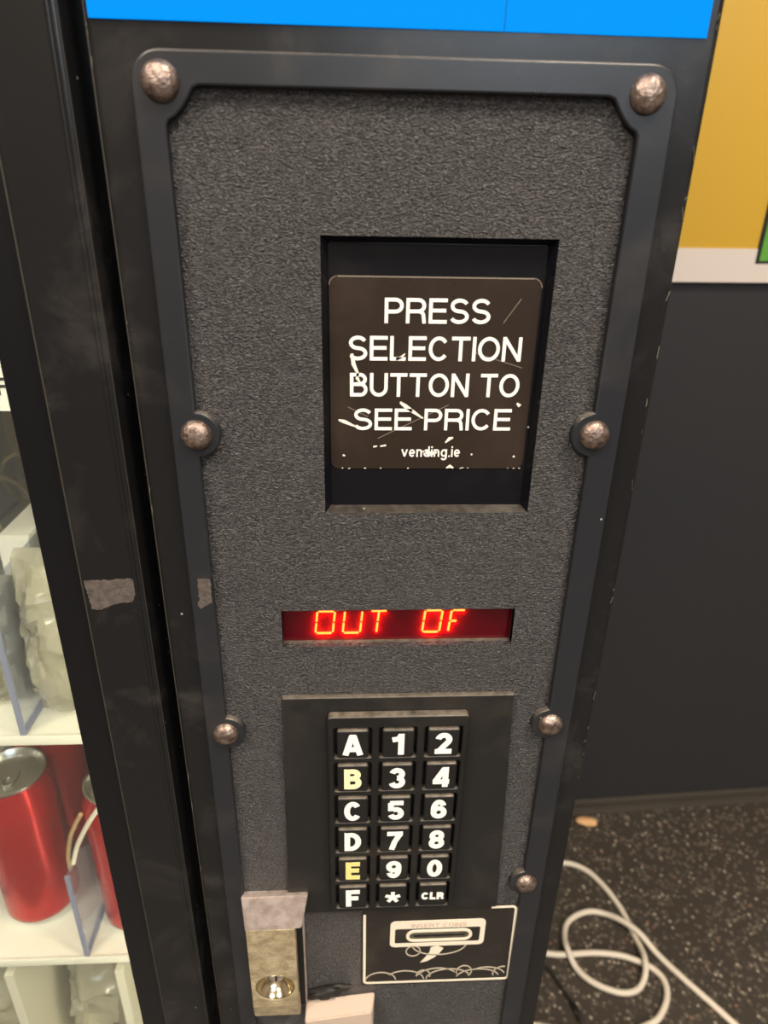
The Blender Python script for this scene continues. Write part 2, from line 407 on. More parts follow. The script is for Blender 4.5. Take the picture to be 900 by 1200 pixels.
# ------------------------------------------------------------------ grotesque lettering drawn as strokes
def _arc(cx, cz, rx, rz, a0, a1, n=14): return [(cx + rx * math.cos(math.radians(a0 + (a1 - a0) * i / n)), cz + rz * math.sin(math.radians(a0 + (a1 - a0) * i / n))) for i in range(n + 1)]
GW = {'A': .96, 'B': .86, 'C': .92, 'D': .9, 'E': .8, 'F': .76, 'I': .0, 'L': .72, 'N': .88, 'O': 1.0, 'P': .82, 'R': .88, 'S': .84, 'T': .84, 'U': .88, ' ': .34,
      '0': .68, '1': .46, '2': .68, '3': .68, '4': .72, '5': .68, '6': .68, '7': .66, '8': .68, '9': .68,
      'v': .62, 'e': .62, 'n': .58, 'd': .64, 'i': .0, 'g': .64, '.': .0}
def glyph(c, w, W):
    """centre lines of one character, cap height 1, pen width w, outer width W"""
    h = w / 2; l, r, b, t, m = h, W - h, h, 1 - h, W / 2
    rx, ru = W / 2 - h, (0.5 - h) / 2
    if c == 'A': return [[(h * .9, 0.02), (m - h * .25, 1 - h * .5)], [(W - h * .9, 0.02), (m + h * .25, 1 - h * .5)], [(m - h * 1.0, 1 - h), (m + h * 1.0, 1 - h)], [(W * .2, .30), (W * .8, .30)]]
    if c == 'B': return [[(l, 0), (l, 1)], [(h, t), (r - ru - .03, t)] + _arc(r - ru - .03, .5 + ru + .02, ru, ru - .02, 90, -90) + [(h, .52)], [(h, .52), (r - ru, .52)] + _arc(r - ru, b + (.52 - b) / 2, ru, (.52 - b) / 2, 90, -90) + [(h, b)]]
    if c == 'C': return [_arc(m, .5, rx, .5 - h, 38, 322, 24)]
    if c == 'D': return [[(l, 0), (l, 1)], [(h, t), (m - .08, t)] + _arc(m - .08, .5, r - m + .08, .5 - h, 90, -90, 18) + [(h, b)]]
    if c == 'E': return [[(l, 0), (l, 1)], [(h, t), (W, t)], [(h, .52), (W * .94, .52)], [(h, b), (W, b)]]
    if c == 'F': return [[(l, 0), (l, 1)], [(h, t), (W, t)], [(h, .5), (W * .9, .5)]]
    if c == 'I': return [[(h, 0), (h, 1)]]
    if c == 'L': return [[(l, 0), (l, 1)], [(h, b), (W, b)]]
    if c == 'N': return [[(l, 0), (l, 1)], [(r, 0), (r, 1)], [(l, 1 - h * .4), (r, h * .4)]]
    if c in 'O0': return [_arc(m, .5, rx, .5 - h, 0, 360, 30)]
    if c == 'P': return [[(l, 0), (l, 1)], [(h, t), (r - .26, t)] + _arc(r - .26, (t + .46) / 2, .26, (t - .46) / 2, 90, -90) + [(h, .46)]]
    if c == 'R': return [[(l, 0), (l, 1)], [(h, t), (r - .26, t)] + _arc(r - .26, (t + .48) / 2, .24, (t - .48) / 2, 90, -90) + [(h, .48)], [(r - .28, .48)] + _arc(r - .24, .30, .20, .18, 90, 10, 8) + [(r, 0)]]
    if c == 'S':
        up = _arc(m, .5 + ru, rx * .94, ru, 22, 250, 18); lo = _arc(m, b + ru, rx, ru, 70, -158, 18); return [up + lo]
    if c == 'T': return [[(m, 0), (m, 1)], [(0, t), (W, t)]]
    if c == 'U': return [[(l, 1), (l, rx + h)] + _arc(m, rx + h, rx, rx, 180, 360, 14) + [(r, 1)]]
    if c == '1': return [[(r, 0), (r, 1)], [(0, .72), (r - .1, .76), (r, .96)]]
    if c == '2': return [_arc(m, t - rx, rx, rx, 172, -35, 14) + [(l + h * .5, b + .04)], [(0, b), (W, b)]]
    if c == '3': return [_arc(m, .5 + ru + .01, rx * .92, ru, 165, -88, 14), _arc(m, b + ru, rx, ru + .01, 88, -165, 14)]
    if c == '4': return [[(W * .76, 0), (W * .76, 1)], [(W * .68, 1 - h * .6), (h, .28 + h * .4)], [(0, .27), (W, .27)]]
    if c == '5': return [[(W * .12, t), (W * .96, t)], [(W * .18, t), (h * 1.1, .47)], _arc(m, .33, rx, .33 - h, 128, -160, 18)]
    if c == '6': return [_arc(m, .33, rx, .33 - h, 0, 360, 22), _arc(m, .5, rx, .5 - h, 30, 200, 16)]
    if c == '9': return [_arc(m, .67, rx, .33 - h, 0, 360, 22), _arc(m, .5, rx, .5 - h, 210, 380, 16)]
    if c == '7': return [[(0, t), (W, t)], [(r - h * .2, t - h * .6), (m, .45), (m - .12, 0)]]
    if c == '8': return [_arc(m, .5 + ru + .01, rx * .92, ru, 0, 360, 20), _arc(m, b + ru, rx, ru + .01, 0, 360, 20)]
    x = .72
    if c == 'v': return [[(h * .6, x), (m, h * .5)], [(W - h * .6, x), (m, h * .5)]]
    if c == 'e': return [_arc(m, x / 2, rx, x / 2 - h, 0, 318, 20), [(h, x / 2), (W - h, x / 2)]]
    if c == 'n': return [[(l, 0), (l, x)], [(l, x - rx - h)] + _arc(m, x - rx - h, rx, rx, 180, 0, 12) + [(r, 0)]]
    if c == 'd': return [_arc(m, x / 2, rx, x / 2 - h, 0, 360, 20), [(r, 0), (r, 1)]]
    if c == 'g': return [_arc(m, x / 2, rx, x / 2 - h, 0, 360, 20), [(r, x), (r, -.06)] + _arc(m, -.06, rx, .19, 0, -160, 10)]
    if c == 'i': return [[(h, 0), (h, x)], [(h, .86), (h, 1)]]
    if c == '.': return [[(h, 0), (h, w)]]
    return []
def text_mesh(body, x, z, cap, yf, thick=0.3, pen=0.13, width=None, gap=0.15):
    """lettering centred on x, standing on z"""
    ws = [max(GW[c], pen) for c in body]; tot = sum(ws) + gap * (len(body) - 1); k = (width / cap / tot) if width else 1.0
    out = bmesh.new(); cx = -tot * k / 2; lay = 0
    for c, wg in zip(body, ws):
        wk = max(wg * k, pen) if c != ' ' else wg * k
        for ln_ in glyph(c, pen, wk):
            me = ribbon_mesh([(x + (cx + a) * cap, z + b_ * cap) for a, b_ in ln_], pen * cap, yf - 0.03 * lay, thick); lay = (lay + 1) % 5; out.from_mesh(me); bpy.data.meshes.remove(me)
        cx += wg * k + gap * k
    me = bpy.data.meshes.new('t'); out.to_mesh(me); out.free(); return me

# ------------------------------------------------------------------ the room
struct(box('floor', -2600, 2400, -3300, 900, -ZF - 60, -ZF, M['floor']), 'dark speckled rubber floor')
WA = math.radians(2.84); WU = Vector((math.cos(WA), math.sin(WA), 0)); WN = Vector((math.sin(WA), -math.cos(WA), 0)); WO = Vector((499.8, 675.0, 0))
def wallpt(uu, out, z): q = WO + WU * uu + WN * out; return (q.x, q.y, z)
def wall_box(name, u0, u1, o0, o1, z0, z1, m, parent=None, bev=0.0, label=None):
    bm = bmesh.new(); add_box(bm, u0, u1, -o1, -o0, z0, z1, bev)
    for v in bm.verts: v.co = Vector(wallpt(v.co.x, -v.co.y, v.co.z))
    return from_bm(name, bm, m, parent, 35, label)
struct(wall_box('wall_back', -3100, 1900, -60, 0, -ZF, 1570, M['wallblack']), 'charcoal wall panel behind the machine')
struct(wall_box('baseboard_back', -3100, 1900, 0, 7, -ZF, -ZF + 16, M['skirt'], bev=1.5), 'low dark skirting strip')
struct(wall_box('trim_1', -3100, 1900, 7, 24, -ZF, -ZF + 4, M['skirt'], bev=1.0), 'flat dark floor trim strip')
struct(box('wall_front', -2600, 2400, -3360, -3300, -ZF, 1570, M['roomwall']))
struct(box('wall_left', -2660, -2600, -3300, 900, -ZF, 1570, M['roomwall']))
struct(box('wall_right', 2400, 2460, -3300, 900, -ZF, 1570, M['roomwall']))
struct(box('ceiling', -2600, 2400, -3300, 900, 1572, 1620, M['ceil']))
win = box('window_1', 60, 1640, -3298, -3262, 480, 1320, mat('window_frame_white', (0.7, 0.7, 0.7), 0.5)); struct(win)
box('pane', 100, 1600, -3261, -3259, 520, 1280, mat('bright_window_pane', (0.6, 0.7, 0.8), 0.2, emit=(0.6, 0.78, 1.0), es=0.45), win)
LAMP_LABELS = ['square ceiling light panel above the glass door', 'square ceiling light panel above the keypad column', 'square ceiling light panel beside the far window', 'square ceiling light panel in the far left ceiling corner']
for i, (lx, ly, k) in enumerate(LAMPS):
    fx = thing('ceiling_light', (lx * 1000, ly * 1000, 1572 - 30), LAMP_LABELS[i], 'ceiling light', 'ceiling light panels')
    plate_out = [rect(-300, 300, -300, 300), rect(-282, 282, -282, 282)]
    bm = bmesh.new()
    for a in ((-300, 300, -300, -282), (-300, 300, 282, 300), (-300, -282, -282, 282), (282, 300, -282, 282)):
        add_box(bm, lx * 1000 + a[0], lx * 1000 + a[1], ly * 1000 + a[2], ly * 1000 + a[3], 1545, 1571)
    from_bm('frame', bm, M['lampframe'], fx)
    box('diffuser', lx * 1000 - 282, lx * 1000 + 282, ly * 1000 - 282, ly * 1000 + 282, 1560, 1568, mat('lamp_diffuser', (0.9, 0.9, 0.85), 0.6, emit=(1, 0.88, 0.74), es=3.0), fx)

# ------------------------------------------------------------------ poster board on the wall
pb = thing('poster_board', wallpt(300, 5, -131), 'yellow poster board with white lower border on the charcoal wall', 'poster')
wall_box('board', -260, 900, 0.5, 9, -130, 640, M['yellow'], pb, bev=0.6)
wall_box('border', -260, 900, 9.2, 10.5, -130, -88.5, M['posterwhite'], pb, label='white lower border')
gp = wall_box('panel_outline', 91, 420, 9.2, 10.6, -106.8, 190, M['posterblack'], pb, label='black outline')
wall_box('panel', 96, 415, 10.8, 11.4, -103, 185, M['green'], gp, label='green printed panel')

# ------------------------------------------------------------------ vending machine
vm = thing('vending_machine', (0, 300, -ZF), 'black vending machine with keypad column and glass door', 'vending machine')
YC = 3.5
# control column with rounded outer edge
cc = plate('control_column', [rrect(-21, 180.3, -1040, 740, 2.5, 3), rect(20, 148, -232, -30)], YC, 90, M['column'], vm, bev=2.2, res=3)
bm = bmesh.new()
add_box(bm, -12, 180, 92, 610, -1035, 735)           # body behind the column
add_box(bm, -790, -12, 596, 610, -1035, 735)         # back
add_box(bm, -790, -778, 60, 596, -1035, 735)         # left side
add_box(bm, -778, -12, 60, 596, 723, 735); add_box(bm, -778, -12, 60, 596, -1035, -1000)
from_bm('cabinet', bm, M['column'], vm)
for x in (-740, 140):
    for y in (110, 560): lathe('foot', [(0, 0), (22, 0), (22, 8), (9, 10), (9, 46), (0, 46)], (x, y, -ZF), 'z', M['gasket'], vm, 16)
bm = bmesh.new()
add_box(bm, -778, -16, 588, 595.5, -1000, 723); add_box(bm, -20, -12.5, 60, 588, -1000, 723); add_box(bm, -777.5, -770, 60, 588, -1000, 723)
from_bm('interior_liner', bm, M['interior'], vm)
# gap between door and column
box('door_gap_seal', -28, -20, 26, 34, -1030, 735, M['gasket'], vm)
# door frame: front stile and inner step, glass behind
plate('door_frame', [rrect(-792, -27, -1030, 738, 3, 3), rect(-735, -53, -900, 640)], 0, 40, M['column'], vm, bev=1.6, res=3)
plate('door_inner_frame', [rect(-745, -50, -910, 650), rect(-720, -69.3, -880, 622)], 5, 12, M['gasket'], vm, bev=0.7, label='black recessed inner door edge')
box('glass_pane', -728, -62, 18, 22, -888, 630, M['glass'], vm, label='clear door glass')
# edge fold beside the gap
tube('edge_fold', [(-30.2, 0.4, z) for z in (-1020, 730)], 1.1, M['column'], vm, res=2)
for wx, wy, wr in ((-53.0, 0.9, 0.38), (-27.6, 0.7, 0.30), (-20.6, YC + 0.6, 0.28), (-68.9, 5.3, 0.22)):  # paler strips laid on the edges in place of bevel highlights
    tube('edge_highlight', [(wx, wy, z) for z in (-1000, 725)] if wx > -50 else [(wx, wy, z) for z in (-890, 630)], wr, M['edgeglint'], vm, 'thin pale line painted as an edge highlight', res=2)
# lit blue sign above the panel
plate('sign_panel', [rect(-19.2, 109.6, 16.2, 560)], YC - 1.2, 1.6, M['blue'], vm, bev=0.2, label='glowing blue sign panel')
plate('sign_panel', [rect(110.0, 175.6, 16.2, 560)], YC - 1.0, 1.6, M['blue'], vm, bev=0.2, label='glowing blue sign panel')

# --- control panel: frame with bosses
BOLTS = [(1.2, -0.4), (158.2, -0.2), (1.5, -117.3), (157.9, -117.0), (1.2, -267.0), (158.4, -265.3), (158.6, -379.5), (1.2, -560.0), (158.4, -560.0)]
fx0, fx1, fzt, fzb = -8.0, 168.4, 8.5, -575.0
ix0, ix1, izt, izb = 1.9, 156.8, -1.2, -552.0
BR = 9.2
def edge_detours():
    """inner outline of the frame, running round the bosses"""
    out = []
    def arcpts(c, a0, a1, rad=BR, n=14): return [(c[0] + rad * math.cos(a0 + (a1 - a0) * i / n), c[1] + rad * math.sin(a0 + (a1 - a0) * i / n)) for i in range(n + 1)]
    # right edge going down from the top right boss
    CH_ = [(11.2, 0.0), (9.4, -0.7), (7.8, -3.2), (5.5, -6.3), (3.2, -8.6), (0.9, -9.8), (0.0, -11.2)]
    out += [(ix1 - a, izt + b) for a, b in CH_]
    for c in (BOLTS[3], BOLTS[5], BOLTS[6]):
        dx = ix1 - c[0]; h = math.sqrt(BR ** 2 - dx ** 2); a0 = math.atan2(h, dx); a1 = math.atan2(-h, dx) + 2 * math.pi
        out += arcpts(c, a0, a1)
    out += [(ix1, izb), (ix0, izb)]
    for c in (BOLTS[4], BOLTS[2]):
        dx = ix0 - c[0]; h = math.sqrt(BR ** 2 - dx ** 2); out += arcpts(c, math.atan2(-h, dx), math.atan2(h, dx))
    out += [(ix0 + a, izt + b) for a, b in CH_[::-1]]
    return out
cp = plate('control_panel_frame', [rrect(fx0, fx1, fzb, fzt, 9.5, 8), edge_detours()], 0, 4.0, M['frame'], vm, bev=0.8, res=3, label='smooth black frame around the control panel')
for k, (bx, bz) in enumerate(BOLTS[:7]):
    lathe('bolt', [(0, 3.5), (1.5, 3.45), (3.0, 3.15), (4.3, 2.6), (5.2, 1.8), (5.9, 0.7), (6.1, -0.2), (6.1, -1.5)], (bx, -0.2, bz), 'y-', M['bolt'], cp, 36, label='tarnished round-headed bolt')
# textured centre plate with the two openings
tp = plate('textured_plate', [rect(-4, 163, -560, 4), rect(50.4, 135.5, -152.2, -44.8), rect(30.1, 135.1, -219.5, -200.1)], 3.0, 3.0, M['grain'], vm, label='grained black plastic panel')

# --- recess with the price sticker
rw = bmesh.new()
o_ = [(50.4, -152.2), (135.5, -152.2), (135.5, -44.8), (50.4, -44.8)]; i_ = [(53.0, -150.6), (133.3, -150.6), (133.3, -47.3), (53.0, -47.3)]
va = [rw.verts.new((x, 3.1, z)) for x, z in o_]; vb = [rw.verts.new((x, 8.4, z)) for x, z in i_]
for k in range(4): rw.faces.new((va[k], va[(k + 1) % 4], vb[(k + 1) % 4], vb[k]))
sw = from_bm('sticker_recess', rw, M['gloss'], vm, 20, 'sloping sides of the sticker recess', normals=False)
plate('recess_window', [rrect(52.6, 133.7, -151, -46.9, 1.5, 3)], 8.0, 2.0, M['gloss'], vm, bev=0.5, label='glossy black window in the recess')
st = plate('price_sticker', [rrect(53.1, 132.4, -134.1, -58.7, 3.2, 6)], 7.6, 0.4, M['sticker'], vm, bev=0.1, label='brown-black sticker telling to press a selection button')
tx = []
for body, xl, xr, zb, cap in (('PRESS', 73.8, 113.8, -75.4, 9.2), ('SELECTION', 60.3, 127.0, -89.5, 9.3), ('BUTTON TO', 60.8, 127.6, -103.7, 9.3), ('SEE PRICE', 62.3, 125.6, -117.5, 8.9)):
    me = text_mesh(body, (xl + xr) / 2, zb, cap, 7.45, 0.15, 0.145, width=xr - xl, gap=0.115); tx.append((me, 0))
tx.append((text_mesh('vending.ie', 93.8, -128.9, 4.5, 7.45, 0.15, 0.14, width=24), 0))
join_meshes('lettering', tx, [M['print']], st, 'white printed capitals', smooth=0)
sc = []
def blob(pts, ws):                     # tapering scratch polygon
    P = [Vector(p) for p in pts]; L, R_ = [], []
    for i, p in enumerate(P):
        a = P[max(i - 1, 0)]; b = P[min(i + 1, len(P) - 1)]; d = (b - a).normalized(); n = Vector((-d.y, d.x)) * ws[i] / 2
        L.append((p.x + n.x, p.y + n.y)); R_.append((p.x - n.x, p.y - n.y))
    return plate_mesh([L + R_[::-1]], 7.42, 0.12)
for pts, ws in (([(61.5, -87), (62.2, -91), (63.8, -94.5), (63.6, -96.5), (65.0, -98.5)], [1.2, 1.6, 0.9, 1.3, 0.4]),
                ([(56.2, -113.3), (58.6, -114.0), (62.0, -115.6), (65, -116.5)], [0.6, 1.5, 0.8, 0.4]),
                ([(80.6, -106.0), (82.8, -107.6), (86.5, -110.2), (90.0, -112.6)], [0.9, 1.6, 1.2, 0.5]),
                ([(99.5, -122.8), (101.2, -121.0), (102.6, -120.6)], [0.5, 1.4, 0.6]),
                ([(78.5, -89.0), (80.5, -88.2), (82, -86.8)], [1.2, 0.9, 0.4]),
                ([(90.2, -126.4), (93.2, -127.6), (96.4, -127.0)], [0.4, 2.0, 0.5]),
                ([(127.4, -106.2), (128.4, -107.2), (129.0, -106.6)], [0.9, 1.3, 0.5]),
                ([(70.2, -124.6), (71.8, -124.3)], [0.7, 0.5]), ([(73.0, -124.4), (75.4, -123.9)], [0.5, 0.7]),
                ([(57.8, -128.2), (58.8, -128.4)], [0.8, 0.5]), ([(110.4, -127.8), (111, -127.9)], [0.7, 0.6]), ([(128, -128.6), (128.7, -128.9)], [0.9, 0.6]),
                ([(100.5, -133.8), (102, -133.0), (103.5, -133.8)], [0.5, 1.5, 0.5])):
    sc.append((blob(pts, ws), 0))
for pts in ([(108, -86), (128, -92)], [(60, -108), (68, -112)], [(72, -121), (100, -107)], [(119, -75), (125, -66)]):
    sc.append((ribbon_mesh(pts, 0.22, 7.5, 0.1), 1))
rnd = random.Random(3)
for i in range(11):
    xx = rnd.uniform(55, 131); sc.append((ribbon_mesh([(xx, -134.0 + rnd.uniform(-0.1, 0.25)), (xx + rnd.uniform(0.3, 1.0), -134.0 + rnd.uniform(-0.1, 0.25))], rnd.uniform(0.15, 0.35), 7.5, 0.12), 0))
join_meshes('scratch_marks', sc, [M['scratch'], M['edgeline']], st, 'white scratches and chips', smooth=0)
join_meshes('sticker_edge', [(ribbon_mesh([(55.5, -58.8), (130, -58.8)], 0.45, 7.5, 0.2), 0), (ribbon_mesh(arc(56.3, -61.9, 3.1, 3.1, 180, 90, 6), 0.3, 7.5, 0.2), 0), (ribbon_mesh(arc(129.2, -61.9, 3.1, 3.1, 90, 0, 6), 0.3, 7.5, 0.2), 0)], [M['edgeline']], st, 'pale worn top edge', smooth=0)

# --- red LED display
ds = box('led_board', 28, 137, 11.0, 12.5, -224, -198, M['ledplate'], vm, label='red LED display board')
bm = bmesh.new(); va = [bm.verts.new((x, 3.2, z)) for x, z in ((30.1, -219.5), (135.1, -219.5), (135.1, -200.1), (30.1, -200.1))]; vb = [bm.verts.new((x, 11, z)) for x, z in ((30.1, -219.8), (135.1, -219.8), (135.1, -200.1), (30.1, -200.1))]
for k in range(4): bm.faces.new((va[k], va[(k + 1) % 4], vb[(k + 1) % 4], vb[k]))
from_bm('display_recess', bm, M['plate'], vm, 20, normals=False)
plate('display_filter', [rect(30.1, 135.1, -219.7, -200.1)], 8.4, 0.3, M['film'], vm, label='red display filter')
CH = 11.9; CW = 8.0; SL = 0.10; ZB0 = -217.2
SEG = {'a': ((0, 1), (1, 1)), 'f': ((0, 1), (0, .5)), 'b': ((1, 1), (1, .5)), 'e': ((0, .5), (0, 0)), 'c': ((1, .5), (1, 0)), 'd': ((0, 0), (1, 0)), 'i': ((.5, 1), (.5, .5)), 'l': ((.5, .5), (.5, 0)), 'g': ((0, .5), (.55, .5))}
GLY = {'O': 'abcdef', 'U': 'bcdef', 'T': 'ail', 'F': 'aefg'}
for ch, x0 in (('O', 44.6), ('U', 57.2), ('T', 68.8), ('O', 94.2), ('F', 106.4)):
    segs = []
    for s in GLY[ch]:
        (xa, ya), (xb, yb) = SEG[s]; w = CW * (0.82 if ch == 'F' else 1.0)
        pa = Vector((x0 + xa * w + SL * ya * CH, ZB0 + 0.4 + ya * CH)); pb2 = Vector((x0 + xb * w + SL * yb * CH, ZB0 + 0.4 + yb * CH)); d = (pb2 - pa).normalized() * 0.55
        pa += d; pb2 -= d; segs.append((ribbon_mesh([tuple(pa), tuple(pb2)], 0.95, 9.6, 0.5), 0))
    join_meshes('led_character', segs, [M['led']], ds, 'lit red LED letter ' + ch, smooth=0)

# --- smooth plate and keypad
plate('keypad_plate', [[(26.0, -399.5), (143.8, -399.5), (139.0, -247.0), (28.8, -247.0)]], 0.4, 4.6, M['plate'], vm, bev=0.8, label='smooth black plate under the keypad')
KX = (61.8, 83.6, 105.5); KZ = [-270.9 - 21.86 * i for i in range(6)]
holes = [rrect(x - 9.1, x + 9.1, z - 9.4, z + 9.4, 1.2, 3) for x in KX for z in KZ]
kp = plate('keypad', [rrect(49.8, 117.4, -391.0, -254.9, 2.2, 4)] + holes, -4.2, 4.6, M['key'], vm, bev=0.7, label='black keypad with white letters and numbers')
rows = ['A12', 'B34', 'C56', 'D78', 'E90', 'F*C']
for i, rw_ in enumerate(rows):
    for j, ch in enumerate(rw_):
        x, z = KX[j], KZ[i]
        body = plate_mesh([rrect(x - 7.6, x + 7.6, z - 8.6, z + 8.6, 1.4, 3)], -5.2, 6.0, 1.0, 3)
        kmat = M['keyyellow'] if ch == 'E' else M['keypale'] if ch == 'B' else M['keywhite']
        if ch == 'C' and j == 2: g = text_mesh('CLR', x, z - 2.9, 5.6, -5.35, 0.2, 0.25, width=12.4, gap=.12)
        elif ch == '*':
            g = None; tmp = bmesh.new()
            for a in range(5):
                t = math.radians(90 + 72 * a); mm = ribbon_mesh([(x, z - 0.3), (x + 4.2 * math.cos(t), z - 0.3 + 4.2 * math.sin(t))], 2.1, -5.35 - 0.03 * a, 0.2); tmp.from_mesh(mm); bpy.data.meshes.remove(mm)
            g = bpy.data.meshes.new('t'); tmp.to_mesh(g); tmp.free()
        else:
            wd_ = {'1': 5.8, 'A': 9.8, 'B': 8.6, 'C': 8.8, 'D': 8.6, 'E': 7.6, 'F': 7.6}.get(ch, 8.2)
            g = text_mesh(ch, x, z - 6.6, 13.0, -5.35, 0.2, 0.225, width=wd_)
        nm = 'CLR' if (ch == 'C' and j == 2) else 'star' if ch == '*' else ch
        join_meshes('key', [(body, 0), (g, 1)], [M['key'], kmat], kp, ('key with yellowed letter ' if ch in 'BE' else 'key marked ') + nm)

# --- coin sticker and slot
cs = plate('coin_sticker', [rrect(67.0, 158.0, -470.5, -400.6, 2, 3)], 2.2, 0.6, M['coinsticker'], vm, bev=0.1, label='dark coin sticker with cream outline and coin drawing')
ln = []
Y1 = 1.95
ln.append((ribbon_mesh([(68.6, -405.0)] + [(68.8, -464)] + arc(71.2, -465.6, 2.4, 2.4, 180, 270, 5) + arc(154.6, -466.2, 2.4, 2.4, 270, 360, 5) + arc(153.6, -404.4, 2.4, 2.4, 0, 90, 5) + [(141.5, -402.0)], 1.55, Y1), 0))
outer = rrect(83.6, 139.2, -434.6, -411.6, 3.2, 5); inner = rrect(86.4, 136.4, -431.6, -418.4, 1.2, 3)
ln.append((plate_mesh([outer, inner], Y1, 0.3), 0))
ln.append((plate_mesh([rrect(93.0, 131.8, -430.0, -419.8, 5.0, 8), rrect(94.8, 130.0, -428.2, -421.6, 3.2, 8)], Y1 - 0.3, 0.7), 0))
bite = arc(109.6, -438.2, 3.4, 3.4, 60, 180, 8) + [(106.5, -442.5), (103.4, -446.6), (101.2, -450.4)] + [(105.0, -449.2), (109.4, -446.4), (112.6, -442.4), (114.4, -438.4), (113.2, -435.6)]
ln.append((plate_mesh([[(108.0, -436.2), (107.6, -440.0), (105.8, -444.0), (102.0, -449.9), (106.0, -448.8), (110.4, -445.6), (113.4, -441.6), (115.6, -437.2), (112.0, -435.0)]], Y1, 0.3), 0))
join_meshes('cream_outline', ln, [M['coinprint']], cs, 'cream printed outline and slot surround', smooth=0)
fl = []
fl.append((ribbon_mesh(arc(97.6, -439.0, 4.2, 4.6, 20, 380, 18), 0.7, Y1), 0))
fl.append((ribbon_mesh(arc(113, -433.5, 16.0, 9.6, 188, 352, 22), 0.7, Y1), 0))
for cx, cz, rx, rz, a0, a1 in ((78.6, -466, 9.2, 7.8, 5, 175), (93, -466.5, 12, 9, 5, 140), (104.6, -462.5, 4.2, 5.0, -20, 190), (113, -466, 13, 10, 35, 165), (120, -466, 13.5, 8.8, 15, 178), (129.4, -460.2, 4.6, 5.6, -50, 200), (138, -466, 13, 7.6, 10, 170), (143, -466, 12, 9.2, 20, 120), (153.4, -463, 6, 6.2, 80, 200)):
    fl.append((ribbon_mesh(arc(cx, cz, rx, rz, a0, a1, 18), 0.7, Y1), 0))
join_meshes('coin_drawing', fl, [M['faintprint']], cs, 'faint outlines of piled coins', smooth=0)
join_meshes('slot_lettering', [(text_mesh('INSERT COINS', 112.0, -417.4, 3.4, Y1 - 0.12, 0.12, 0.15, width=32), 0)], [M['redprint']], cs, 'worn reddish words insert coins', smooth=0)
sl = bmesh.new(); add_box(sl, 95.2, 129.6, 2.0, 2.6, -427.8, -422.0, 0.2)
from_bm('coin_slot', sl, metal_mat('dull_olive_metal', (0.17, 0.155, 0.11), (0.09, 0.08, 0.055), 0.5, 200, 300, 0.3, 0.5), cs, label='dull metal coin slot')
box('slot_opening', 97.5, 127.5, 1.8, 2.3, -425.6, -424.2, M['dark'], cs, label='dark slot')

# --- latch lock
lk = plate('latch_bezel', [rect(0.2, 34.2, -485, -383)], 0.4, 3.0, M['steel'], vm, bev=0.5, label='thin steel latch bezel')
plate('bezel_inset', [rect(1.0, 33.2, -484, -384)], 0.2, 0.4, M['dark'], lk)
bm = bmesh.new()
def quadbox(a):                        # eight corners
    v = [bm.verts.new(p) for p in a]
    for q in ((0, 1, 2, 3), (7, 6, 5, 4), (0, 4, 5, 1), (1, 5, 6, 2), (2, 6, 7, 3), (3, 7, 4, 0)): bm.faces.new([v[k] for k in q])
quadbox([(0.8, 1, -382), (37.2, 1, -381.6), (33.6, 1, -402), (2.4, 1, -403), (0.8, -2.2, -381.4), (37.2, -2.2, -381.0), (33.4, -8.4, -399.6), (2.6, -8.4, -400.6)])
bmesh.ops.bevel(bm, geom=bm.edges[:], offset=0.6, segments=2, affect='EDGES')
from_bm('latch_top', bm, M['steel'], lk, 40, 'flared bright steel top of the latch handle')
plate('latch_handle', [rect(2.8, 29.8, -469.5, -400.4), circ(16.6, -452.2, 11.3, 40)], -8.0, 7.0, M['brassworn'], lk, bev=0.5, label='worn brassy latch handle')
bm = bmesh.new(); quadbox([(2.8, 0, -483), (30.2, 0, -483), (29.9, 0, -469.3), (2.8, 0, -469.3), (2.8, -5.5, -483.4), (30.2, -5.5, -483.4), (29.9, -8.0, -469.3), (2.8, -8.0, -469.3)])
bmesh.ops.bevel(bm, geom=bm.edges[:], offset=0.4, segments=2, affect='EDGES'); from_bm('latch_tip', bm, M['brassworn'], lk, 40)
lathe('lock_cup', [(11.2, 6.6), (10.4, 6.3), (9.2, 3.4), (6.6, 1.0), (5.4, 0.2)], (16.6, -1.2, -452.2), 'y-', M['brass'], lk, 40, 'polished brass lock cup')
lathe('lock_core', [(0, 1.6), (4.0, 1.6), (4.6, 1.2), (4.6, -0.6)], (16.6, -0.6, -452.2), 'y-', M['steel'], lk, 28)
box('keyway', 15.9, 17.3, -2.35, -1.4, -455.4, -449.0, M['dark'], lk)

# --- stuck-on bits
bm = bmesh.new(); quadbox([(33.0, 2.9, -512), (75.0, 2.9, -508), (75.4, 2.9, -478.2), (33.4, 2.9, -483.4), (33.0, -8.5, -512), (74.0, -8.5, -508), (73.2, -8.5, -479.0), (33.0, -8.5, -485.4)])
bmesh.ops.bevel(bm, geom=bm.edges[:], offset=0.7, segments=2, affect='EDGES')
from_bm('foam_block', bm, M['tape'], vm, 40, 'cream foam block stuck under the coin area')
bm = bmesh.new(); bmesh.ops.create_icosphere(bm, subdivisions=3, radius=1.0)
for v in bm.verts:
    n = noise.noise(v.co * 2.3) * 0.45 + noise.noise(v.co * 5.0) * 0.25; v.co = Vector((46.5 + v.co.x * 12.5 * (1 + n), 1.4 + v.co.y * 3.2 * (1 + n), -473.5 + v.co.z * 5.0 * (1 + n) + v.co.x * 3.2))
from_bm('torn_tape', bm, mat('torn_black_tape', (0.014, 0.012, 0.010), 0.6), vm, 60, 'torn black tape above the foam block')
